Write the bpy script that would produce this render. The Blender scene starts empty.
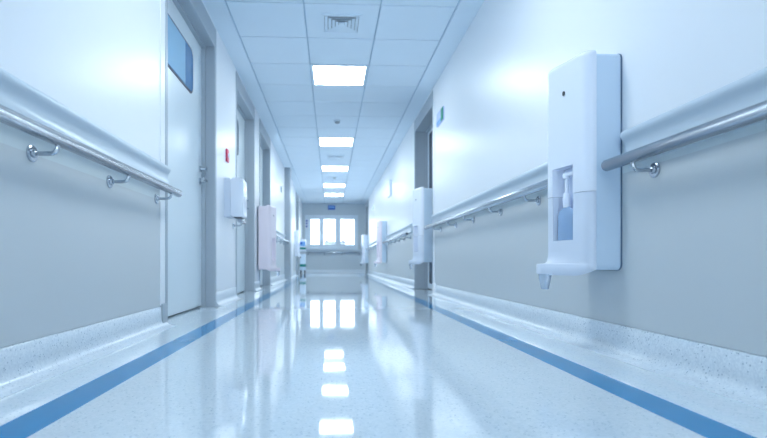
import bpy, bmesh, math, random
from mathutils import Vector, Matrix

C = bpy.context.scene.collection
SC = bpy.context.scene
PI = math.pi
XL, XR = -0.98, 1.17          # wall faces
CEIL = 2.375
YB, YE = -6.0, 17.3           # end walls
BASE_H = 0.12
random.seed(4)

# ------------------------------------------------------------------ materials
def lin(c):
    out = []
    for v in c:
        v /= 255.0
        out.append(v / 12.92 if v <= 0.04045 else ((v + 0.055) / 1.055) ** 2.4)
    return tuple(out) + (1.0,)

def mat(name, col, rough=0.5, metal=0.0, spec=0.5, coat=0.0, trans=0.0, emit=None, estr=0.0, aniso=0.0, var=0.0, vscale=3.0):
    m = bpy.data.materials.new(name); m.use_nodes = True
    nt = m.node_tree; b = nt.nodes['Principled BSDF']
    c = lin(col)
    b.inputs['Base Color'].default_value = c
    b.inputs['Roughness'].default_value = rough
    b.inputs['Metallic'].default_value = metal
    b.inputs['Specular IOR Level'].default_value = spec
    b.inputs['Coat Weight'].default_value = coat
    b.inputs['Coat Roughness'].default_value = 0.05
    b.inputs['Transmission Weight'].default_value = trans
    if emit:
        b.inputs['Emission Color'].default_value = lin(emit)
        b.inputs['Emission Strength'].default_value = estr
    # faint procedural variation of the surface
    tc = nt.nodes.new('ShaderNodeTexCoord')
    nz = nt.nodes.new('ShaderNodeTexNoise'); nz.inputs['Scale'].default_value = vscale
    nt.links.new(tc.outputs['Object'], nz.inputs['Vector'])
    if var > 0:
        mx = nt.nodes.new('ShaderNodeMix'); mx.data_type = 'RGBA'
        mx.inputs['A'].default_value = tuple(v * (1 - var) for v in c[:3]) + (1,)
        mx.inputs['B'].default_value = tuple(min(1, v * (1 + var)) for v in c[:3]) + (1,)
        nt.links.new(nz.outputs['Fac'], mx.inputs['Factor'])
        nt.links.new(mx.outputs['Result'], b.inputs['Base Color'])
    mr = nt.nodes.new('ShaderNodeMapRange')
    mr.inputs['To Min'].default_value = max(0.0, rough * 0.93)
    mr.inputs['To Max'].default_value = min(1.0, rough * 1.07)
    nt.links.new(nz.outputs['Fac'], mr.inputs['Value'])
    nt.links.new(mr.outputs['Result'], b.inputs['Roughness'])
    return m

def terrazzo(name, base, light, dark, rough, scale, coat=0.0, spec=0.5, dark_amt=0.09):
    m = bpy.data.materials.new(name); m.use_nodes = True
    nt = m.node_tree; N = nt.nodes; L = nt.links; b = N['Principled BSDF']
    b.inputs['Roughness'].default_value = rough
    b.inputs['Specular IOR Level'].default_value = spec
    b.inputs['Coat Weight'].default_value = coat
    b.inputs['Coat Roughness'].default_value = 0.03
    tc = N.new('ShaderNodeTexCoord')
    v1 = N.new('ShaderNodeTexVoronoi'); v1.inputs['Scale'].default_value = scale
    L.new(tc.outputs['Object'], v1.inputs['Vector'])
    sep = N.new('ShaderNodeSeparateColor'); L.new(v1.outputs['Color'], sep.inputs['Color'])
    # light/medium chips
    mx1 = N.new('ShaderNodeMix'); mx1.data_type = 'RGBA'
    mx1.inputs['A'].default_value = lin(base); mx1.inputs['B'].default_value = lin(light)
    L.new(sep.outputs['Red'], mx1.inputs['Factor'])
    # scattered dark chips: random cell value above a threshold, near the cell centre
    th = N.new('ShaderNodeMath'); th.operation = 'GREATER_THAN'; th.inputs[1].default_value = 1 - dark_amt
    L.new(sep.outputs['Green'], th.inputs[0])
    ds = N.new('ShaderNodeMath'); ds.operation = 'LESS_THAN'; ds.inputs[1].default_value = 0.45
    L.new(v1.outputs['Distance'], ds.inputs[0])
    mu = N.new('ShaderNodeMath'); mu.operation = 'MULTIPLY'
    L.new(th.outputs[0], mu.inputs[0]); L.new(ds.outputs[0], mu.inputs[1])
    mx2 = N.new('ShaderNodeMix'); mx2.data_type = 'RGBA'
    mx2.inputs['B'].default_value = lin(dark)
    L.new(mx1.outputs['Result'], mx2.inputs['A']); L.new(mu.outputs[0], mx2.inputs['Factor'])
    L.new(mx2.outputs['Result'], b.inputs['Base Color'])
    # very slight waviness of the polish
    nz = N.new('ShaderNodeTexNoise'); nz.inputs['Scale'].default_value = 2.5
    L.new(tc.outputs['Object'], nz.inputs['Vector'])
    bp = N.new('ShaderNodeBump'); bp.inputs['Strength'].default_value = 0.012; bp.inputs['Distance'].default_value = 0.02
    L.new(nz.outputs['Fac'], bp.inputs['Height']); L.new(bp.outputs['Normal'], b.inputs['Normal'])
    return m

M = dict(
    wall=mat('wall_paint', (237, 239, 243), 0.34, spec=0.5, var=0.01, vscale=1.2),
    wains=mat('wall_lower_paint', (203, 207, 209), 0.36, var=0.015, vscale=1.2),
    strip=mat('rail_shadow_strip', (212, 220, 222), 0.36, var=0.01),
    endwall=mat('end_wall_backlit', (198, 207, 213), 0.45, var=0.015),  # greyed: the backlit shade of this wall is put into its colour
    ceil=mat('ceiling_tile', (228, 239, 248), 0.85, spec=0.2, var=0.015, vscale=5),
    ceilgap=mat('ceiling_grid', (188, 206, 220), 0.7),
    floor=terrazzo('floor_vinyl', (208, 220, 228), (222, 231, 238), (176, 194, 208), 0.045, 160, coat=0.35),
    stripe=mat('blue_stripe', (22, 134, 190), 0.06, spec=0.35, var=0.03, vscale=9),
    base=terrazzo('cove_base', (208, 218, 227), (224, 232, 239), (164, 180, 194), 0.28, 165, coat=0.1, dark_amt=0.09),
    frame=mat('door_frame_grey', (172, 181, 190), 0.42, var=0.02),
    leaf=mat('door_leaf', (222, 231, 236), 0.32, var=0.01),
    leafg=mat('door_leaf_grey', (150, 168, 182), 0.35, var=0.01),
    glass=mat('door_glass', (58, 122, 176), 0.06, spec=0.8, coat=0.3, var=0.1, vscale=1.5),
    glasspale=mat('added_pale_plate', (150, 194, 224), 0.12, coat=0.2, var=0.06, vscale=2),
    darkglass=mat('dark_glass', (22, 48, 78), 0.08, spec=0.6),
    gasket2=mat('back_plate_grey', (96, 116, 142), 0.5),
    gasket=mat('gasket', (28, 52, 84), 0.5),
    bumper=mat('bumper_vinyl', (200, 212, 222), 0.3, var=0.01),
    steel=mat('satin_steel', (190, 196, 204), 0.22, metal=1.0, var=0.008, vscale=3),
    white=mat('white_plastic', (234, 238, 248), 0.22, coat=0.2, var=0.01),
    white2=mat('white_plastic_soft', (218, 224, 236), 0.3, var=0.01),
    sidep=mat('pale_blue_plastic', (206, 222, 238), 0.3, var=0.01),
    pink=mat('pinkish_plastic', (238, 226, 234), 0.3, var=0.01),
    cavity=mat('cavity_plastic', (220, 228, 245), 0.4),
    dark=mat('dark_rubber', (30, 36, 46), 0.5),
    liquid=mat('soap_bottle', (176, 206, 240), 0.1, trans=0.35, var=0.02),
    clear=mat('clear_plastic', (225, 236, 248), 0.25, trans=0.6),
    winframe=mat('window_frame', (222, 233, 242), 0.35, var=0.01),
    sign=mat('sign_blue', (34, 92, 186), 0.35),
    signl=mat('sign_light_blue', (120, 172, 226), 0.35),
    signw=mat('sign_pale', (196, 206, 240), 0.35),
    green=mat('sign_green', (34, 150, 122), 0.4),
    teal=mat('teal_band', (20, 134, 128), 0.4),
    red=mat('red_plastic', (222, 52, 96), 0.35, var=0.03),
    roofs=mat('grey_render', (112, 122, 134), 0.8, var=0.04, vscale=0.3),
    rooft=mat('roof_edge', (66, 76, 90), 0.8),
    lamp=mat('lamp_diffuser', (255, 255, 255), 0.5, emit=(238, 251, 255), estr=14.0),
)
wg = bpy.data.materials.new('window_glass'); wg.use_nodes = True
nt = wg.node_tree; nt.nodes.remove(nt.nodes['Principled BSDF'])
tr = nt.nodes.new('ShaderNodeBsdfTransparent'); tr.inputs['Color'].default_value = (0.93, 0.97, 1, 1)
gl = nt.nodes.new('ShaderNodeBsdfGlossy'); gl.inputs['Roughness'].default_value = 0.02
lw = nt.nodes.new('ShaderNodeFresnel'); mxs = nt.nodes.new('ShaderNodeMixShader')
nt.links.new(lw.outputs[0], mxs.inputs[0]); nt.links.new(tr.outputs[0], mxs.inputs[1]); nt.links.new(gl.outputs[0], mxs.inputs[2])
nt.links.new(mxs.outputs[0], nt.nodes['Material Output'].inputs['Surface'])
M['wglass'] = wg

# ------------------------------------------------------------------ mesh helpers
def box(bm, x0, x1, y0, y1, z0, z1, mi=0, bevel=0.0, seg=2):
    x0, x1 = sorted((x0, x1)); y0, y1 = sorted((y0, y1)); z0, z1 = sorted((z0, z1))
    v = [bm.verts.new((x, y, z)) for x in (x0, x1) for y in (y0, y1) for z in (z0, z1)]
    fs = []
    for q in ((0, 1, 3, 2), (4, 6, 7, 5), (0, 4, 5, 1), (2, 3, 7, 6), (0, 2, 6, 4), (1, 5, 7, 3)):
        f = bm.faces.new([v[i] for i in q]); f.material_index = mi; fs.append(f)
    if bevel > 0:
        es = list({e for f in fs for e in f.edges})
        r = bmesh.ops.bevel(bm, geom=es, offset=bevel, segments=seg, profile=0.5, affect='EDGES')
        for f in r['faces']: f.material_index = mi
    return fs

def prism(bm, pts, h0, h1, axis='z', mi=0):
    """closed outline pts (a,b) extruded along an axis"""
    def P(a, b, h):
        return {'z': (a, b, h), 'y': (a, h, b), 'x': (h, a, b)}[axis]
    A = [bm.verts.new(P(a, b, h0)) for a, b in pts]
    B = [bm.verts.new(P(a, b, h1)) for a, b in pts]
    n = len(pts)
    for i in range(n):
        f = bm.faces.new((A[i], A[(i + 1) % n], B[(i + 1) % n], B[i])); f.material_index = mi
    f = bm.faces.new(A); f.material_index = mi
    f = bm.faces.new(B); f.material_index = mi

def tube(bm, pts, r, seg=12, cap=True, mi=0):
    pts = [Vector(p) for p in pts]; rings = []
    prev = None
    rr = r if isinstance(r, (list, tuple)) else [r] * len(pts)
    for i, p in enumerate(pts):
        if i == 0: d = pts[1] - pts[0]
        elif i == len(pts) - 1: d = pts[-1] - pts[-2]
        else: d = (pts[i + 1] - p).normalized() + (p - pts[i - 1]).normalized()
        d.normalize()
        if prev is None:
            a = Vector((0, 0, 1)) if abs(d.z) < 0.9 else Vector((1, 0, 0))
            u = d.cross(a).normalized()
        else:
            u = (prev - d * prev.dot(d)).normalized()
        prev = u; w = d.cross(u)
        rings.append([bm.verts.new(p + (u * math.cos(2 * PI * k / seg) + w * math.sin(2 * PI * k / seg)) * rr[i]) for k in range(seg)])
    for a, b in zip(rings, rings[1:]):
        for k in range(seg):
            f = bm.faces.new((a[k], a[(k + 1) % seg], b[(k + 1) % seg], b[k])); f.material_index = mi
    if cap:
        bm.faces.new(rings[0]).material_index = mi; bm.faces.new(rings[-1]).material_index = mi

def obj(name, bm, mats, parent=None, smooth=True, angle=35):
    bmesh.ops.recalc_face_normals(bm, faces=bm.faces[:])
    me = bpy.data.meshes.new(name); bm.to_mesh(me); bm.free()
    for m in (mats if isinstance(mats, (list, tuple)) else [mats]): me.materials.append(m)
    if smooth:
        for p in me.polygons: p.use_smooth = True
        me.set_sharp_from_angle(angle=math.radians(angle))
    o = bpy.data.objects.new(name, me); C.objects.link(o)
    if parent: o.parent = parent
    return o

def NB(): return bmesh.new()

def structure(o): o['kind'] = 'structure'; return o

def tag(o, label, cat, group=None):
    o['label'] = label; o['category'] = cat
    if group: o['group'] = group
    return o

def thing(name, label, cat, loc=(0, 0, 0), rz=0.0, group=None):
    o = bpy.data.objects.new(name, None); C.objects.link(o); o.empty_display_size = 0.1
    o.location = loc; o.rotation_euler = (0, 0, rz)
    return tag(o, label, cat, group) if label else o

def copy_tree(o, parent=None):
    c = o.copy(); C.objects.link(c)
    if parent: c.parent = parent
    for ch in list(o.children): copy_tree(ch, c)
    return c

def wx(s, out):               # world x of a point standing out by `out` from the left (-1) or right (+1) wall
    return XR - out if s > 0 else XL + out

# ------------------------------------------------------------------ floor
WT = 0.30                     # wall thickness, holds the door recesses
bm = NB()
sL = (-0.755, -0.648); sR = (0.800, 0.908)
e = 0.4
def quad(bm, x0, x1, y0, y1, z, mi):
    f = bm.faces.new([bm.verts.new(p) for p in ((x0, y0, z), (x1, y0, z), (x1, y1, z), (x0, y1, z))]); f.material_index = mi
y0, y1 = YB - e, YE + e
box(bm, XL - e, XR + e, y0, y1, -0.12, -0.0005, 0)
ys = YE - 0.45
for a, b, mi in ((XL - e, sL[0], 0), (sL[0], sL[1], 1), (sL[1], sR[0], 0), (sR[0], sR[1], 1), (sR[1], XR + e, 0)):
    quad(bm, a, b, y0, ys, 0.0, mi)
quad(bm, XL - e, sL[0], ys, y1, 0.0, 0)
quad(bm, sR[1], XR + e, ys, y1, 0.0, 0)
quad(bm, sL[0], sR[1], ys, ys + 0.107, 0.0, 1)
quad(bm, sL[0], sR[1], ys + 0.107, y1, 0.0, 0)
structure(obj('floor', bm, [M['floor'], M['stripe']], smooth=False))

# ------------------------------------------------------------------ ceiling: grid of tiles with recessed joints
bm = NB()
cols = [-0.81, -0.2117, 0.3867, 0.985]
ROW0, PITCH = 3.92, 0.6
rows = []
y = ROW0
while y > YB + 0.5: y -= PITCH
while y < YE - 0.1:
    rows.append(y); y += PITCH
rows.append(YE)
LIGHT_ROWS = [0.92 - 0.6 * 9, 0.92 - 0.6 * 4, 2.12, 5.12, 8.12, 10.52, 12.92, 14.72]
VENT_ROWS = [3.92, 9.32]
g = 0.006
box(bm, XL - e, XR + e, y0, y1, CEIL + 0.014, CEIL + 0.1, 1)
for k, a in enumerate(rows[:-1]):
    b = rows[k + 1]
    for c in range(3):
        if c == 1 and any(abs(a - r) < 0.05 for r in LIGHT_ROWS): continue
        if b - a < 0.05: continue
        box(bm, cols[c] + g, cols[c + 1] - g, a + g, b - g, CEIL, CEIL + 0.014, 0, bevel=0.003, seg=1)
first = rows[0]
box(bm, cols[0], cols[3], YB - 0.1, first - g, CEIL, CEIL + 0.014, 0)
box(bm, XL - 0.05, cols[0] - g, YB, YE, CEIL - 0.004, CEIL + 0.014, 0)
box(bm, cols[3] + g, XR + 0.05, YB, YE, CEIL - 0.004, CEIL + 0.014, 0)
structure(obj('ceiling', bm, [M['ceil'], M['ceilgap']]))

# ------------------------------------------------------------------ ceiling lights and fittings
LIGHT_LABELS = {
    5.12: 'square glowing ceiling panel nearest in view, just past the square air vent',
    8.12: 'second glowing ceiling panel in view, between the near panel and the far square vent',
    10.52: 'third glowing ceiling panel in view, just past the far square vent',
    12.92: 'fourth glowing ceiling panel in view, before the one nearest the end wall',
    14.72: 'glowing ceiling panel nearest the end wall and its blue sign'}
cx = (cols[1] + cols[2]) / 2
def build_light():
    root = thing('ceiling_light', None, None)
    bm = NB(); h = 0.296; w = 0.028
    for s in (-1, 1):
        box(bm, s * h, s * (h - w), -h, h, -0.006, 0.03, bevel=0.002, seg=1)
        box(bm, -h + w, h - w, s * h, s * (h - w), -0.006, 0.03, bevel=0.002, seg=1)
    obj('light_frame', bm, M['ceil'], root)
    bm = NB(); box(bm, -h + w, h - w, -h + w, h - w, -0.003, 0.012)
    obj('diffuser', bm, M['lamp'], root, smooth=False)
    return root
lroot = None
for r in LIGHT_ROWS:
    o = build_light() if lroot is None else copy_tree(lroot)
    if lroot is None: lroot = o
    o.location = (cx, r + 0.3, CEIL)
    lab = LIGHT_LABELS.get(r)
    tag(o, lab or 'square ceiling light panel over the near end of the corridor', 'ceiling light', 'ceiling light panels')

def build_vent():
    root = thing('ceiling_vent', None, None)
    h = 0.165
    bm = NB()
    for s in (-1, 1):
        box(bm, s * h, s * (h - 0.022), -h, h, -0.012, 0.0)
        box(bm, -h + 0.022, h - 0.022, s * h, s * (h - 0.022), -0.012, 0.0)
    obj('vent_frame', bm, M['ceil'], root, smooth=False)
    bm = NB(); box(bm, -h + .01, h - .01, -h + .01, h - .01, -0.0012, 0.0)
    obj('backing', bm, M['frame'], root, smooth=False)
    k = 0
    for rr in (0.138, 0.108, 0.078, 0.048):
        bm = NB()
        # sloping square ring: outer edge low, inner edge high
        o_, i_ = rr, rr - 0.020
        V = []
        for q, z in ((o_, -0.012), (i_, -0.003), (i_ - 0.002, -0.004), (o_ - 0.002, -0.014)):
            V.append([bm.verts.new((sx * q, sy * q, z)) for sx, sy in ((-1, -1), (1, -1), (1, 1), (-1, 1))])
        for a in range(4):
            A, B = V[a], V[(a + 1) % 4]
            for j in range(4):
                bm.faces.new((A[j], A[(j + 1) % 4], B[(j + 1) % 4], B[j]))
        obj('louvre', bm, M['ceil'], root, smooth=False)
    bm = NB(); box(bm, -0.022, 0.022, -0.022, 0.022, -0.012, -0.004)
    obj('centre_plate', bm, M['ceil'], root, smooth=False)
    return root
v = build_vent(); v.location = (cx, VENT_ROWS[0] + 0.31, CEIL)
tag(v, 'square louvred air vent in the ceiling nearest in view, before the first light panel', 'vent', 'ceiling vents')
v2 = copy_tree(v); v2.location = (cx, VENT_ROWS[1] + 0.3, CEIL)
tag(v2, 'small far louvred vent in the ceiling between second and third light panels', 'vent', 'ceiling vents')

def smoke(y, label):
    root = thing('smoke_detector', label, 'smoke detector', (cx, y, CEIL), 0, 'smoke detectors')
    bm = NB(); tube(bm, [(0, 0, 0), (0, 0, -0.012), (0, 0, -0.016)], [0.05, 0.05, 0.046], 20); obj('base_ring', bm, M['ceil'], root)
    bm = NB(); tube(bm, [(0, 0, -0.015), (0, 0, -0.032), (0, 0, -0.042)], [0.036, 0.034, 0.022], 20); obj('sensor_head', bm, M['frame'], root)
smoke(7.15, 'small round smoke detector just past the nearest light panel')
smoke(11.95, 'small round smoke detector between the third and fourth light panels')

# ------------------------------------------------------------------ walls with door openings
DOORS = {   # number: side, y0, y1, recess, leaf material
    1: (-1, 3.02, 4.34, 0.10, 'leaf'),
    2: (-1, 5.25, 6.50, 0.11, 'leaf'),
    3: (-1, 6.96, 8.18, 0.11, 'leaf'),
    4: (-1, 14.10, 15.32, 0.11, 'leafg'),
    5: (1, 5.72, 7.02, 0.17, 'leaf'),
    6: (1, 15.72, 16.95, 0.15, 'leafg')}
HEAD = 2.345
def wall(name, s):
    bm = NB()
    segs = []; y = YB
    for n, (sd, a, b, r, lm) in sorted(DOORS.items(), key=lambda t: t[1][1]):
        if sd != s: continue
        segs.append((y, a)); y = b
        box(bm, wx(s, 0), wx(s, -WT), a, b, HEAD, CEIL + 0.02, 0)       # strip above the frame
        box(bm, wx(s, -r - 0.06), wx(s, -WT), a, b, 0, HEAD, 0)          # closes the recess behind the leaf
    segs.append((y, YE))
    for a, b in segs:
        box(bm, wx(s, 0), wx(s, -WT), a, b, 0.86, CEIL + 0.02, 0)
        box(bm, wx(s, 0), wx(s, -WT), a, b, 0.73, 0.86, 0 if (b - a) < 1.0 else 2)      # greyer strip: the rail's shadow put into the wall colour
        box(bm, wx(s, 0), wx(s, -WT), a, b, BASE_H, 0.73, 0 if (b - a) < 1.0 else 1)
        box(bm, wx(s, -0.012), wx(s, -WT), a, b, 0, BASE_H, 1)
    structure(obj(name, bm, [M['wall'], M['wains'], M['strip']], smooth=False))
    return segs
segL = wall('wall_left', -1)
segR = wall('wall_right', 1)

def base_profile():
    p = [(-0.013, 0.0), (-0.013, BASE_H - 0.001), (-0.002, BASE_H - 0.001), (0.004, BASE_H - 0.006), (0.008, 0.05)]
    r = 0.045
    for k in range(7):
        a = PI / 2 * k / 6
        p.append((0.008 + r - r * math.cos(a), r + 0.003 - r * math.sin(a)))
    p.append((0.075, 0.0008)); p.append((0.075, 0.0))
    return p
def baseboard(name, s, segs):
    bm = NB()
    for a, b in segs:
        prism(bm, [(wx(s, o), z) for o, z in base_profile()], a, b, 'y')
    structure(obj(name, bm, M['base'], angle=50))
baseboard('baseboard_left', -1, segL)
baseboard('baseboard_right', 1, segR)

# near end (behind the camera)
bm = NB()
for a, b, c, d in ((XL - e, XL + .15, 0, CEIL + .02), (XR - .15, XR + e, 0, CEIL + .02), (XL + .15, XR - .15, 0, .3), (XL + .15, XR - .15, 2.25, CEIL + .02)):
    box(bm, a, b, YB - 0.2, YB, c, d)
structure(obj('wall_back', bm, M['wall'], smooth=False))
wb = bpy.data.objects.new('fill_window', None); C.objects.link(wb); structure(wb); wb.location = (0, YB - 0.1, 0.3)  # unseen window, added so daylight fills the near end
bm = NB()
for q in (XL + .15, 0.07, XR - .20): box(bm, q, q + .05, -0.03, 0.03, 0, 1.95)
for q in (0, 1.9): box(bm, XL + .15, XR - .15, -0.025, 0.025, q, q + .05)
obj('window_frame', bm, M['winframe'], wb, smooth=False)
bm = NB(); box(bm, XL + .15, XR - .15, -0.003, 0.003, 0, 1.95); obj('pane', bm, M['wglass'], wb, smooth=False)
# far end with window opening
WX0, WX1, WZ0, WZ1 = -0.885, 0.925, 0.82, 1.985
bm = NB()
for a, b, c, d in ((XL - e, WX0, 0, CEIL + .02), (WX1, XR + e, 0, CEIL + .02), (WX0, WX1, 0, WZ0), (WX0, WX1, WZ1, CEIL + .02)):
    box(bm, a, b, YE, YE + 0.22, c, d)
box(bm, XL, XR, YE - 0.012, YE, WZ1 + 0.09, WZ1 + 0.115)   # raised joint line above the window
structure(obj('wall_end', bm, M['endwall'], smooth=False))
bm = NB(); prism(bm, [(YE - o, z) for o, z in base_profile()], XL, XR, 'x'); structure(obj('baseboard_end', bm, M['base'], angle=50))

# ------------------------------------------------------------------ window
win = bpy.data.objects.new('window_1', None); C.objects.link(win); structure(win); win.location = (0, YE, WZ0)
panes = [(-0.725, -0.365), (-0.285, 0.175), (0.30, 0.83)]
PZ0, PZ1 = 0.125, 1.045
bm = NB()
W0, W1, H1 = WX0, WX1, WZ1 - WZ0
xs = [W0] + [q for p in panes for q in p] + [W1]
for i in range(0, len(xs), 2): box(bm, xs[i], xs[i + 1], 0.03, 0.11, 0, H1)
for a, b in panes:
    box(bm, a, b, 0.03, 0.11, 0, PZ0); box(bm, a, b, 0.03, 0.11, PZ1, H1)
obj('window_frame', bm, M['winframe'], win, smooth=False)
for a, b in panes:
    bm = NB(); w = 0.03
    box(bm, a, a + w, 0.018, 0.03, PZ0, PZ1); box(bm, b - w, b, 0.018, 0.03, PZ0, PZ1)
    box(bm, a + w, b - w, 0.018, 0.03, PZ0, PZ0 + w); box(bm, a + w, b - w, 0.018, 0.03, PZ1 - w, PZ1)
    sash = obj('sash', bm, M['winframe'], win, smooth=False)
    bm = NB(); box(bm, a, b, 0.06, 0.066, PZ0, PZ1); obj('pane', bm, M['wglass'], sash, smooth=False)
bm = NB(); box(bm, W0 - 0.02, W1 + 0.02, -0.05, 0.03, -0.025, 0.0, bevel=0.004); obj('window_sill', bm, M['winframe'], win)

# notice with blue marks on the left window post
st = thing('window_notice', 'narrow white notice with blue marks on the left post of the end window', 'notice', (-0.83, YE + 0.029, 1.50))
bm = NB(); box(bm, -0.06, 0.06, -0.003, 0, 0, 0.34); obj('sheet', bm, M['white'], st, smooth=False)
for zz in (0.06, 0.16, 0.25):
    bm = NB(); tube(bm, [(0, -0.003, zz + 0.03), (0, -0.005, zz + 0.03)], 0.032, 16); obj('round_mark', bm, M['sign'], st)

# blue sign above the window
sg = thing('wall_sign', 'small blue sign high on the end wall above the window', 'sign', (0.02, YE, 2.16))
bm = NB(); box(bm, -0.125, 0.125, -0.02, 0, 0, 0.15, bevel=0.004); obj('sign_panel', bm, M['sign'], sg)
bm = NB(); box(bm, -0.10, 0.10, -0.022, -0.019, 0.06, 0.125); obj('pale_band', bm, M['signl'], sg, smooth=False)

# ------------------------------------------------------------------ doors
def rounded_rect(a0, a1, b0, b1, r, n=5):
    pts = []
    for cx_, cy_, st_ in ((a1 - r, b1 - r, 0), (a0 + r, b1 - r, 1), (a0 + r, b0 + r, 2), (a1 - r, b0 + r, 3)):
        for k in range(n + 1):
            t = PI / 2 * (st_ + k / n); pts.append((cx_ + r * math.cos(t), cy_ + r * math.sin(t)))
    return pts
def door(n, glass=None, gm='glass', handle=None):
    s, a, b, r, lm = DOORS[n]
    root = bpy.data.objects.new('door_%d' % n, None); C.objects.link(root); structure(root)
    root.location = (wx(s, 0), a, 0)
    X = lambda o: -s * o            # local x
    w = b - a
    bm = NB()
    t, fw, hz = 0.008, 0.055, 2.18
    # jambs: face strip and reveal; head
    for q0, q1 in ((0, fw * 0.8), (w - fw, w)):
        box(bm, X(t), X(-r), q0, q1, 0, HEAD, 0, bevel=0.004, seg=1)
    if n != 1 or True:
        box(bm, X(t), X(-r), fw * 0.8, w - fw, hz, HEAD, 0, bevel=0.004, seg=1)
    # door stop
    box(bm, X(-r + 0.03), X(-r - 0.02), w - fw - 0.018, w - fw, 0, hz)
    box(bm, X(-r + 0.03), X(-r - 0.02), fw * 0.8, fw * 0.8 + 0.018, 0, hz)
    box(bm, X(-r + 0.03), X(-r - 0.02), fw * 0.8 + .018, w - fw - 0.018, hz - 0.018, hz)
    obj('door_frame', bm, M['frame'], root)
    bm = NB()
    L0, L1 = fw * 0.8 + 0.004, w - fw - 0.004
    box(bm, X(-r), X(-r - 0.045), L0, L1, 0.012, hz - 0.02, bevel=0.003, seg=1)
    leaf = obj('door_leaf', bm, M[lm], root)
    if glass:
        g0, g1, z0, z1, rad = glass
        bm = NB(); prism(bm, rounded_rect(g0 - .014, g1 + .014, z0 - .014, z1 + .014, rad + .012), X(-r), X(-r + 0.005), 'x'); gk = obj('glazing_bead', bm, M['gasket'], leaf)
        bm = NB(); prism(bm, rounded_rect(g0, g1, z0, z1, rad), X(-r), X(-r + 0.007), 'x'); obj('glass', bm, M[gm], leaf)
    if handle:
        hy, sgn, hzv = handle
        bm = NB()
        tube(bm, [(X(-r), hy, hzv), (X(-r + 0.009), hy, hzv)], 0.027, 20)
        tube(bm, [(X(-r), hy, hzv), (X(-r + 0.05), hy, hzv), (X(-r + 0.058), hy + sgn * 0.012, hzv), (X(-r + 0.06), hy + sgn * 0.12, hzv)], 0.011, 12)
        obj('lever_handle', bm, M['steel'], leaf)
        bm = NB()
        tube(bm, [(X(-r), hy, hzv + 0.10), (X(-r + 0.012), hy, hzv + 0.10)], 0.024, 20)
        tube(bm, [(X(-r), hy, hzv + 0.10), (X(-r + 0.05), hy, hzv + 0.10), (X(-r + 0.06), hy, hzv + 0.10)], [0.012, 0.012, 0.02], 12)
        obj('thumb_turn', bm, M['steel'], leaf)
    return root
d1 = door(1, glass=(0.14, 0.965, 1.685, 2.005, 0.06), handle=(1.19, -1, 1.04))
leaf1 = [c_ for c_ in d1.children if c_.name.startswith('door_leaf')][0]
bm = NB(); box(bm, -0.0925, -0.0932, 0.20, 0.76, 1.687, 2.003); obj('added_pale_plate', bm, M['glasspale'], leaf1, smooth=False)  # added plate: what shows paler in the glass, put into colour
door(2, glass=(0.60, 0.74, 1.63, 2.02, 0.065), gm='darkglass', handle=(1.10, -1, 1.04))
door(3, glass=(0.55, 0.69, 1.63, 2.02, 0.065), handle=(1.08, -1, 1.04))
door(4, glass=(0.25, 0.95, 0.9, 2.0, 0.03), gm='darkglass')
door(5, glass=(0.14, 1.08, 0.10, 2.10, 0.02), gm='darkglass', handle=(1.17, -1, 1.0))
door(6, glass=(0.2, 0.95, 0.9, 2.0, 0.03), gm='darkglass')

# pilaster on the left and short return on the far right
bm = NB(); box(bm, XL - 0.02, XL + 0.115, 10.72, 11.05, 0.0, CEIL, bevel=0.006); structure(obj('trim_1', bm, M['frame']))
bm = NB(); box(bm, XL - 0.02, XL + 0.03, 12.2, 12.75, 0.0, CEIL, bevel=0.006); structure(obj('trim_2', bm, M['wall']))
# wall-edge corner guards seen beside the doors
def guard(n, s, y0, y1, z0, z1, m):
    bm = NB(); box(bm, wx(s, -0.01), wx(s, 0.006), y0, y1, z0, z1, bevel=0.002, seg=1); structure(obj('trim_%d' % n, bm, m))
guard(3, -1, 2.945, 3.018, 0.125, CEIL - 0.005, M['wall'])
guard(4, 1, 5.65, 5.718, 0.125, CEIL - 0.005, M['wall'])
bm = NB(); box(bm, wx(1, 0.016), wx(1, -0.012), 5.60, 5.715, 0.0, 0.135, bevel=0.003); structure(obj('trim_5', bm, M['wall']))
bm = NB(); box(bm, wx(-1, 0.016), wx(-1, -0.012), 2.95, 3.015, 0.0, 0.135, bevel=0.003); structure(obj('trim_6', bm, M['frame']))

# ------------------------------------------------------------------ handrails (built in a straight run along local y, out = +x)
BUMP = [(0, 0.0), (0.020, -0.001), (0.030, -0.006), (0.036, -0.016), (0.035, -0.026), (0.029, -0.036), (0.021, -0.046),
        (0.016, -0.060), (0.015, -0.078), (0.019, -0.098), (0.026, -0.112), (0.031, -0.122), (0.031, -0.130), (0.027, -0.135), (0, -0.136)]
def bumper_mesh(bm, f, top, length):
    rings = []
    for y, k in ((0, .55), (.003, .78), (.010, .94), (.022, 1), (length - .022, 1), (length - .010, .94), (length - .003, .78), (length, .55)):
        rings.append([bm.verts.new((f * o * k, y, top + (z + .03) * (1 - (1 - k) * .25) - .03)) for o, z in BUMP])
    n = len(BUMP)
    for A, B in zip(rings, rings[1:]):
        for i in range(n): bm.faces.new((A[i], A[(i + 1) % n], B[(i + 1) % n], B[i]))
    bm.faces.new(rings[0]); bm.faces.new(rings[-1])
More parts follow.
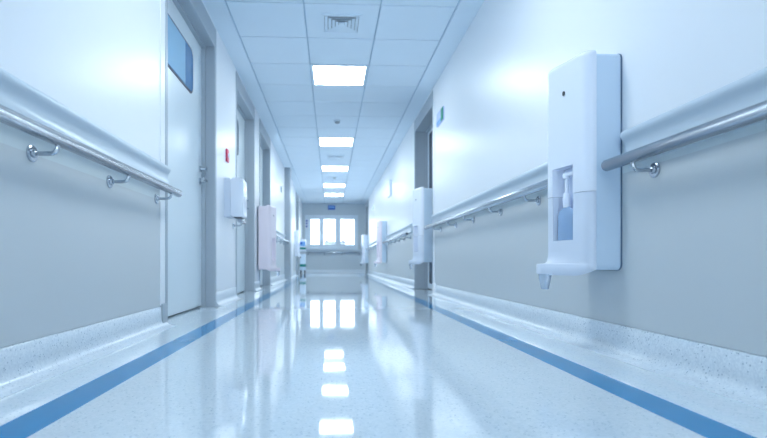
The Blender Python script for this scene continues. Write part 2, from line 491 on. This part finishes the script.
def handrail(label, loc, rz, length, top, rod_z, brackets, ext0=0.0, ext1=0.0, flip=1):
    """runs from local y=0 to y=length; flip=+1: out is +x, -1: out is -x"""
    root = thing('handrail', label, 'handrail', loc, rz, 'wall handrails')
    f = flip
    bm = NB(); bumper_mesh(bm, f, top, length)
    bumper = obj('bumper', bm, M['bumper'], root, angle=40)
    bm = NB()
    ro = 0.085; rr = 0.0225
    y0, y1 = -ext0, length + ext1
    tube(bm, [(f * ro, y0, rod_z), (f * ro, y0 + 0.004, rod_z), (f * ro, y1 - 0.004, rod_z), (f * ro, y1, rod_z)], [rr * .85, rr, rr, rr * .85], 20)
    obj('rail_bar', bm, M['steel'], root, angle=40)
    for y in brackets:
        bm = NB()
        zf = rod_z - 0.048
        pts = [(0, zf), (0.061, zf)] + [(0.061 + 0.024 * math.sin(t), zf + 0.024 - 0.024 * math.cos(t)) for t in (0.3, 0.65, 1.0, 1.3, PI / 2)] + [(0.085, rod_z - 0.012)]
        tube(bm, [(f * o, y, z) for o, z in pts], 0.0075, 10)
        br = obj('bracket', bm, M['steel'], root)
        bm = NB(); tube(bm, [(0, y, zf), (f * 0.006, y, zf), (f * 0.009, y, zf)], [0.028, 0.028, 0.024], 20); obj('flange', bm, M['steel'], br)
        bm = NB(); tube(bm, [(f * 0.008, y, zf), (f * 0.018, y, zf)], [0.014, 0.012], 14); obj('collar', bm, M['steel'], br)
    return root

handrail('steel handrail and bumper on the near left wall, ending at the nearest door', (XL, -5.7, 0), 0, 8.75, 0.940, 0.778,
         [3.8, 4.4, 5.0, 5.6, 6.2, 6.8, 7.40, 7.98, 8.58], ext1=-0.03)
handrail('short handrail on the left wall just past the square white towel dispenser', (XL, 4.985, 0), 0, 0.235, 0.945, 0.785, [0.12], ext1=0.03)
handrail('handrail on the left wall past the pinkish dispenser, ending at the grey pilaster', (XL, 8.26, 0), 0, 2.43, 0.945, 0.79,
         [0.2, 0.85, 1.5, 2.2], ext1=0.01)
handrail('steel handrail at the right edge, nearer than the big white dispenser', (XR, -5.7, 0), 0, 7.645, 0.892, 0.755,
         [3.7, 4.3, 4.9, 5.55, 6.25, 6.9, 7.47], ext1=0.0, flip=-1)
handrail('long handrail on the right wall between the big white dispenser and the right-hand door', (XR, 2.29, 0), 0, 3.42, 0.908, 0.768,
         [0.12, 0.5, 1.13, 1.80, 2.38, 3.03], ext0=0.02, ext1=0.04, flip=-1)
handrail('handrail on the right wall past the right-hand door, ending at a pinkish dispenser', (XR, 7.2, 0), 0, 3.28, 0.93, 0.78,
         [0.15, 0.75, 1.35, 1.95, 2.55, 3.1], ext0=0.0, flip=-1)
handrail('far right handrail between the two furthest dispensers', (XR, 10.84, 0), 0, 4.75, 0.93, 0.78,
         [0.2, 0.9, 1.6, 2.3, 3.0, 3.7, 4.5], flip=-1)
handrail('handrail across the end wall under the window', (-0.93, YE, 0), -PI / 2, 2.05, 0.80, 0.70, [0.15, 0.7, 1.3, 1.9], flip=1)

# ------------------------------------------------------------------ soap dispensers
def rounded_solid(bm, outline, z0, z1, r=0.02, n=5, bottom_r=0.0, centre=None, mi=0):
    """outline extruded in z with a rounded top (and bottom) edge by insetting towards x=0 side centre"""
    cx_, cy_ = centre
    rings = []
    def ring(scale_in, z):
        out = []
        for x, y in outline:
            d = Vector((x - cx_, y - cy_)); L = d.length
            k = max(0.05, (L - scale_in) / L) if L > 1e-6 else 1
            out.append(bm.verts.new((x if abs(x - outline[0][0]) < 1e-6 and False else cx_ + d.x * k, cy_ + d.y * k, z)))
        return out
    if bottom_r > 0:
        for k in range(n + 1):
            t = PI / 2 * k / n
            rings.append(ring(bottom_r * (1 - math.sin(t)), z0 + bottom_r * (1 - math.cos(t))))
    else:
        rings.append(ring(0, z0))
    for k in range(n + 1):
        t = PI / 2 * k / n
        rings.append(ring(r * (1 - math.cos(t)), z1 - r + r * math.sin(t)))
    m = len(outline)
    for A, B in zip(rings, rings[1:]):
        for i in range(m):
            bm.faces.new((A[i], A[(i + 1) % m], B[(i + 1) % m], B[i])).material_index = mi
    bm.faces.new(rings[0]).material_index = mi; bm.faces.new(rings[-1]).material_index = mi

def smooth_outline(pts, it=2):
    """Chaikin corner cutting on an open chain, ends kept"""
    for _ in range(it):
        q = [pts[0]]
        for a, b in zip(pts, pts[1:]):
            q.append((a[0] * .75 + b[0] * .25, a[1] * .75 + b[1] * .25)); q.append((a[0] * .25 + b[0] * .75, a[1] * .25 + b[1] * .75))
        q.append(pts[-1]); pts = q
    return pts

def cut(o, cutter):
    md = o.modifiers.new('cut', 'BOOLEAN'); md.object = cutter; md.operation = 'DIFFERENCE'; md.solver = 'EXACT'
    dg = bpy.context.evaluated_depsgraph_get()
    me = bpy.data.meshes.new_from_object(o.evaluated_get(dg))
    o.modifiers.clear(); o.data = me
    for p in me.polygons: p.use_smooth = True
    me.set_sharp_from_angle(angle=math.radians(30))
    bpy.data.objects.remove(cutter)

CH = 0.33     # dispenser's lowest tray level below the mounting origin is handled in absolute z (origin at floor level of the unit)
def build_dispenser(mirror, front, soft, side, window=True):
    """local: out = +x, near side of the main unit = -y (mirror=1) ; z measured from the floor"""
    k = mirror
    root = thing('mounted_soap_dispenser', None, None)
    # rear casing
    bm = NB()
    prism(bm, [(y * k, z) for y, z in rounded_rect(-0.135, 0.137, 0.342, 1.220, 0.025)], 0.006, 0.104, 'x')
    obj('rear_casing', bm, side, root)
    bm = NB()
    prism(bm, [(y * k, z) for y, z in rounded_rect(-0.137, 0.139, 0.340, 1.222, 0.028)], 0.0, 0.006, 'x')
    obj('back_plate', bm, M['gasket2'], root)
    chain = smooth_outline([(0.104, -0.134), (0.122, -0.133), (0.146, -0.116), (0.157, -0.088), (0.176, 0.0), (0.193, 0.088), (0.198, 0.118), (0.176, 0.134), (0.104, 0.137)], 2)
    chain = [(x, y * k) for x, y in chain]
    cen = (0.10, 0.0)
    win = None
    bm = NB(); rounded_solid(bm, chain, 0.662, 1.236, r=0.026, centre=cen); up = obj('upper_cover', bm, front, root, angle=30)
    small = [(x - (0.0015 if x > 0.11 else 0), y * 0.99) for x, y in chain]
    bm = NB(); rounded_solid(bm, small, 0.345, 0.6605, r=0.002, centre=cen); lo = obj('lower_cover', bm, soft, root, angle=30)
    if window:
        for o in (up, lo):
            bm = NB(); box(bm, 0.125, 0.30, -0.055 * k, 0.075 * k, 0.467, 0.782)
            c = obj('cutter', bm, M['cavity']); c.parent = root
            bpy.context.view_layer.update()
            cut(o, c)
        bm = NB(); box(bm, 0.1255, 0.137, -0.054 * k, 0.074 * k, 0.468, 0.781); obj('inner_back', bm, M['cavity'], root, smooth=False)
    # keyhole
    bm = NB(); tube(bm, [(0.171, 0.0 * k, 1.095), (0.1790, 0.0 * k, 1.095)], 0.008, 14)
    for v_ in bm.verts: v_.co.z = 1.095 + (v_.co.z - 1.095) * 1.25
    obj('keyhole', bm, M['dark'], root)
    # drip tray
    tch = smooth_outline([(0.104, -0.132), (0.13, -0.131), (0.155, -0.11), (0.175, -0.05), (0.222, 0.045), (0.250, 0.075), (0.252, 0.115), (0.228, 0.134), (0.17, 0.137), (0.104, 0.137)], 2)
    tch = [(x, y * k) for x, y in tch]
    bm = NB()
    n = 6; rings = []
    def lerp(t, z):
        return [bm.verts.new((a[0] + (b[0] - a[0]) * t, a[1] + (b[1] - a[1]) * t, z)) for a, b in zip(tch, cov)]
    import bisect
    # resample the cover outline to the tray's point count
    def resample(ch, m):
        d = [0]
        for a, b in zip(ch, ch[1:]): d.append(d[-1] + math.hypot(b[0] - a[0], b[1] - a[1]))
        res = []
        for i in range(m):
            s_ = d[-1] * i / (m - 1); j = min(max(bisect.bisect(d, s_) - 1, 0), len(ch) - 2)
            t = (s_ - d[j]) / (d[j + 1] - d[j]); res.append((ch[j][0] + (ch[j + 1][0] - ch[j][0]) * t, ch[j][1] + (ch[j + 1][1] - ch[j][1]) * t))
        return res
    m = 40
    cov = resample(small, m); tch = resample(tch, m)
    ins = [(0.104 + (x - 0.104) * 0.94, y * 0.97) for x, y in tch]
    rings.append([bm.verts.new((x, y, 0.318)) for x, y in ins])
    rings.append([bm.verts.new((x, y, 0.325)) for x, y in tch])
    rings.append([bm.verts.new((x, y, 0.362)) for x, y in tch])
    rings.append([bm.verts.new((0.104 + (x - 0.104) * 0.985, y * 0.99, 0.366)) for x, y in tch])
    for q in range(1, 6):      # concave fillet running up into the cover
        u = q / 5
        t = 0.45 + 0.55 * math.sin(u * PI / 2)
        z = 0.366 + 0.052 * (1 - math.cos(u * PI / 2))
        rings.append([bm.verts.new((a[0] + (b[0] - a[0]) * t + (0.0006 if q == 5 else 0), a[1] + (b[1] - a[1]) * t, z)) for a, b in zip(tch, cov)])
    for q in (0, 1):          # the near end of the underside curves up into the casing
        for i in range(9): rings[q][i].co.z += 0.026 * (1 - i / 9) ** 2
    for A, B in zip(rings, rings[1:]):
        for i in range(m):
            bm.faces.new((A[i], A[(i + 1) % m], B[(i + 1) % m], B[i]))
    bm.faces.new(rings[0]); bm.faces.new(rings[-1])
    obj('drip_tray', bm, soft, root, angle=40)
    # translucent spout under the tray lip
    bm = NB()
    V = []
    for z, hw, dx in ((0.322, 0.040, 0.026), (0.30, 0.035, 0.024), (0.258, 0.021, 0.016), (0.255, 0.019, 0.014)):
        V.append([bm.verts.new((0.222 + dx * math.cos(t), (0.083 + hw * math.sin(t)) * k, z)) for t in [2 * PI * q / 16 for q in range(16)]])
    for A, B in zip(V, V[1:]):
        for i in range(16): bm.faces.new((A[i], A[(i + 1) % 16], B[(i + 1) % 16], B[i]))
    bm.faces.new(V[0]); bm.faces.new(V[-1])
    obj('spout', bm, M['clear'], root)
    return root

# right wall unit: local x=out -> rotate pi, so local y -> -y: near side must be local +y => mirror -1
dR = build_dispenser(-1, M['white'], M['white2'], M['sidep'])
dR.location = (XR, 2.115, 0); dR.rotation_euler = (0, 0, PI)
tag(dR, 'large white wall soap dispenser in the right foreground with a clear bottle window', 'soap dispenser', 'soap dispensers')
c = copy_tree(dR); c.location = (XR + 0.03, 6.05, 0.03)
tag(c, 'pale blue-white soap dispenser in front of the right-hand doorway', 'soap dispenser', 'soap dispensers')
bm = NB(); box(bm, -0.03, 0.0, 0.132, 0.27, 0.7, 1.0); obj('mounting_bracket', bm, M['steel'], c, smooth=False)
c = copy_tree(dR); c.location = (XR, 15.90, 0.0)
tag(c, 'furthest soap dispenser on the right wall, beside the end window', 'soap dispenser', 'soap dispensers')
bm = NB(); box(bm, -0.03, 0.0, 0.132, 0.17, 0.7, 1.0); obj('mounting_bracket', bm, M['steel'], c, smooth=False)
dP = build_dispenser(-1, M['pink'], M['pink'], M['sidep'])
dP.location = (XR, 10.66, 0.02); dP.rotation_euler = (0, 0, PI)
tag(dP, 'pinkish-white soap dispenser on the right wall midway along the corridor', 'soap dispenser', 'soap dispensers')
dL = build_dispenser(1, M['pink'], M['pink'], M['pink'])
dL.location = (XL + 0.01, 6.92, -0.06); dL.scale = (1.08, 1.15, 0.97)
tag(dL, 'tall pinkish-white soap dispenser on the left wall between two doors', 'soap dispenser', 'soap dispensers')
c = copy_tree(dL); c.location = (XL, 13.75, 0.27); c.scale = (0.68, 1, 0.78)
for ch in c.children:
    for sl in ch.material_slots:
        if sl.material == M['pink']: sl.link = 'OBJECT'; sl.material = M['white2']
tag(c, 'furthest soap dispenser on the left wall, just before the teal-banded cart', 'soap dispenser', 'soap dispensers')

# pump bottle inside the foreground dispenser
pb = thing('pump_bottle', 'blue pump bottle standing inside the window of the foreground dispenser', 'bottle', (XR - 0.1585, 2.126, 0.4685), PI + 0.21)
bm = NB()
prof = [(0, .019), (.006, .021), (.105, .021), (.125, .018), (.138, .010), (.142, .010)]
tube(bm, [(0, 0, z) for z, r in prof], [r for z, r in prof], 20)
for v_ in bm.verts: v_.co.y *= 2.65; v_.co.x *= 0.65
obj('bottle_body', bm, M['liquid'], pb)
bm = NB(); tube(bm, [(0, 0, .140), (0, 0, .158), (0, 0, .196), (0, 0, .202)], [.0145, .0155, .014, .010], 18); obj('pump_collar', bm, M['white'], pb)
bm = NB(); tube(bm, [(0, 0, .200), (0, 0, .262), (0, 0, .266), (0, 0, .280)], [.0075, .0075, .014, .014], 14); box(bm, -0.012, 0.012, -0.012, 0.048, 0.272, 0.288, bevel=0.004)
obj('pump_stem', bm, M['white'], pb)
bm = NB(); tube(bm, [(0, 0, .02), (0, 0, .14)], .003, 8); obj('dip_tube', bm, M['white'], pb)

# ------------------------------------------------------------------ towel dispenser (left wall)
td = thing('mounted_towel_dispenser', 'square white towel dispenser on the left wall between the two nearest doors', 'dispenser', (XL, 4.80, 0.79))
bm = NB(); prism(bm, rounded_rect(0.0, 0.055, 0.0, 0.36, 0.004), -0.105, 0.105, 'y'); obj('back_plate', bm, M['white2'], td)
bm = NB(); prism(bm, rounded_rect(0.058, 0.170, 0.002, 0.362, 0.026), -0.11, 0.11, 'y')
bmesh.ops.bevel(bm, geom=[e_ for e_ in bm.edges if abs(e_.verts[0].co.y - e_.verts[1].co.y) < 1e-6], offset=0.006, segments=3, profile=0.5, affect='EDGES')
obj('front_cover', bm, M['white'], td)
bm = NB(); box(bm, 0.08, 0.15, -0.08, 0.08, -0.004, 0.006); obj('paper_slot', bm, M['dark'], td, smooth=False)
bm = NB(); box(bm, 0.1695, 0.1715, -0.045, 0.045, 0.20, 0.215); obj('sight_slot', bm, M['cavity'], td, smooth=False)

# ------------------------------------------------------------------ small wall fittings
cp = thing('mounted_call_button', 'small upright red call button on the left wall above the towel dispenser', 'call button', (XL, 4.80, 1.315))
bm = NB(); box(bm, 0, 0.016, -0.045, 0.045, 0, 0.118, bevel=0.004); obj('button_plate', bm, M['red'], cp)
bm = NB(); tube(bm, [(0.014, 0, 0.06), (0.023, 0, 0.06)], 0.02, 16); obj('button', bm, M['white'], cp)

sw = thing('light_switch', 'small grey switch on the left wall before the grey pilaster', 'switch', (XL, 9.95, 1.74))
bm = NB(); box(bm, 0, 0.018, -0.045, 0.045, 0, 0.12, bevel=0.004); obj('switch_plate', bm, M['frame'], sw)
bm = NB(); box(bm, 0.017, 0.024, -0.018, 0.018, 0.03, 0.09, bevel=0.003); obj('rocker', bm, M['white'], sw)

rs = thing('room_sign', 'small lilac and green room sign high on the wall beside the right-hand door', 'sign', (XR, 5.33, 1.85))
bm = NB(); prism(bm, rounded_rect(-0.16, 0.165, 0.0, 0.142, 0.012), -0.012, 0.0, 'x'); obj('sign_panel', bm, M['signw'], rs)
bm = NB(); box(bm, -0.016, -0.011, -0.158, -0.06, 0.008, 0.134); obj('green_band', bm, M['green'], rs, smooth=False)
bm = NB(); box(bm, -0.015, -0.011, -0.04, 0.16, 0.008, 0.05); obj('blue_band', bm, M['signl'], rs, smooth=False)

def hook_fitting(y, z, h, label):
    root = thing('wall_fitting', label, 'wall fitting', (XR, y, z), 0, 'hooked wall fittings')
    bm = NB(); box(bm, -0.012, 0, -0.05, 0.05, 0.04, h, bevel=0.004); obj('mounting_plate', bm, M['sidep'], root)
    bm = NB()
    pts = [(-0.02, 0, h)] + [(-0.02, 0, h * 0.5), (-0.02, 0, 0.06)] + [(-0.02 - 0.03 * math.sin(t), 0, 0.045 - 0.03 * (1 - math.cos(t))) for t in (0.5, 1.0, 1.5)] + [(-0.085, 0, 0.03)]
    tube(bm, pts, [0.012, 0.014, 0.014, 0.014, 0.014, 0.013, 0.011], 12); obj('hook_arm', bm, M['white'], root)
hook_fitting(9.75, 1.61, 0.36, 'slim pale fitting with hooked lower end on the right wall above the handrail')
hook_fitting(13.9, 1.78, 0.16, 'smallest far hooked fitting high on the right wall')

# ------------------------------------------------------------------ teal-banded cart at the far left
ct = thing('storage_cart', 'slim white cart with two teal bands standing by the far left door', 'cart', (XL + 0.115, 15.62, 0))
bm = NB(); box(bm, -0.09, 0.09, -0.15, 0.15, 0.70, 1.08, bevel=0.008); ub = obj('upper_bin', bm, M['white2'], ct)
bm = NB(); box(bm, -0.085, 0.085, -0.153, -0.149, 0.86, 1.0); obj('blue_label', bm, M['signl'], ub, smooth=False)
bm = NB(); box(bm, -0.08, -0.01, -0.155, -0.152, 0.92, 0.98); obj('label_mark', bm, M['sign'], ub, smooth=False)
bm = NB(); box(bm, -0.092, 0.092, -0.1525, 0.1525, 0.76, 0.82); obj('teal_band', bm, M['teal'], ub, smooth=False)
bm = NB(); box(bm, -0.09, 0.09, -0.14, 0.14, 0.62, 0.70); obj('middle_rail', bm, M['frame'], ct, smooth=False)
bm = NB(); box(bm, -0.09, 0.09, -0.15, 0.15, 0.12, 0.62, bevel=0.008); lb = obj('lower_bin', bm, M['sidep'], ct)
bm = NB(); box(bm, -0.092, 0.092, -0.1525, 0.1525, 0.23, 0.31); obj('teal_band', bm, M['teal'], lb, smooth=False)
for sx in (-1, 1):
    for sy in (-1, 1):
        bm = NB(); tube(bm, [(sx * 0.06 - 0.01, sy * 0.11, 0.04), (sx * 0.06 + 0.01, sy * 0.11, 0.04)], 0.04, 16)
        box(bm, sx * 0.06 - 0.014, sx * 0.06 + 0.014, sy * 0.11 - 0.01, sy * 0.11 + 0.01, 0.075, 0.125)
        obj('caster', bm, M['dark'], ct)

# ------------------------------------------------------------------ outside: pale roofs seen low in the window
def rooftop(label, x0, x1, y, depth, ztop, units):
    root = thing('outside_building', label, 'building', ((x0 + x1) / 2, y, -6.0))
    hw = (x1 - x0) / 2; zt = ztop + 6
    bm = NB(); box(bm, -hw, hw, 0, depth, 0, zt); obj('walls', bm, M['roofs'], root, smooth=False)
    bm = NB(); box(bm, -hw - .1, hw + .1, -0.1, depth + .1, zt, zt + 0.18); obj('roof_edge', bm, M['rooft'], root, smooth=False)
    for a, b, h in units:
        bm = NB(); box(bm, a, b, 1, 2.5, zt + 0.15, zt + h); obj('roof_unit', bm, M['rooft'], root, smooth=False)
rooftop('flat-roofed building seen low in the middle window pane', -0.75, 0.62, 60, 8, 2.62, [(-0.6, -0.3, 0.45)])
rooftop('slightly taller flat-roofed building seen low in the right window pane', 0.95, 1.75, 62, 8, 2.75, [(0.05, 0.3, 0.4)])

# ------------------------------------------------------------------ world (overcast daylight beyond the window)
w = bpy.data.worlds.new('sky'); SC.world = w; w.use_nodes = True
bg = w.node_tree.nodes['Background']; bg.inputs['Color'].default_value = (0.88, 0.96, 1.0, 1); bg.inputs['Strength'].default_value = 3.8

# ------------------------------------------------------------------ camera
F = 505.0
cam = bpy.data.cameras.new('camera'); co = bpy.data.objects.new('camera', cam); C.objects.link(co); SC.camera = co
TH = math.radians(2.7)
co.location = (0, 0, 0.375); co.rotation_euler = (PI / 2, 0, -TH)
cam.sensor_width = 36; cam.lens = F / 767 * 36; cam.clip_start = 0.02; cam.clip_end = 300
cx_px = 331 + F * math.tan(TH); cy_px = 262.0
cam.shift_x = (383.5 - cx_px) / 767; cam.shift_y = (cy_px - 219) / 767
cam.dof.use_dof = True; cam.dof.focus_distance = 2.1; cam.dof.aperture_fstop = 3.2

SC.view_settings.view_transform = 'Standard'; SC.view_settings.look = 'None'
SC.view_settings.gamma = 1; SC.view_settings.exposure = 0.63; SC.view_settings.use_curve_mapping = False
SC.cycles.max_bounces = 16; SC.cycles.diffuse_bounces = 10; SC.cycles.glossy_bounces = 6; SC.cycles.transmission_bounces = 8
SC.cycles.use_denoising = True; SC.cycles.sample_clamp_indirect = 8
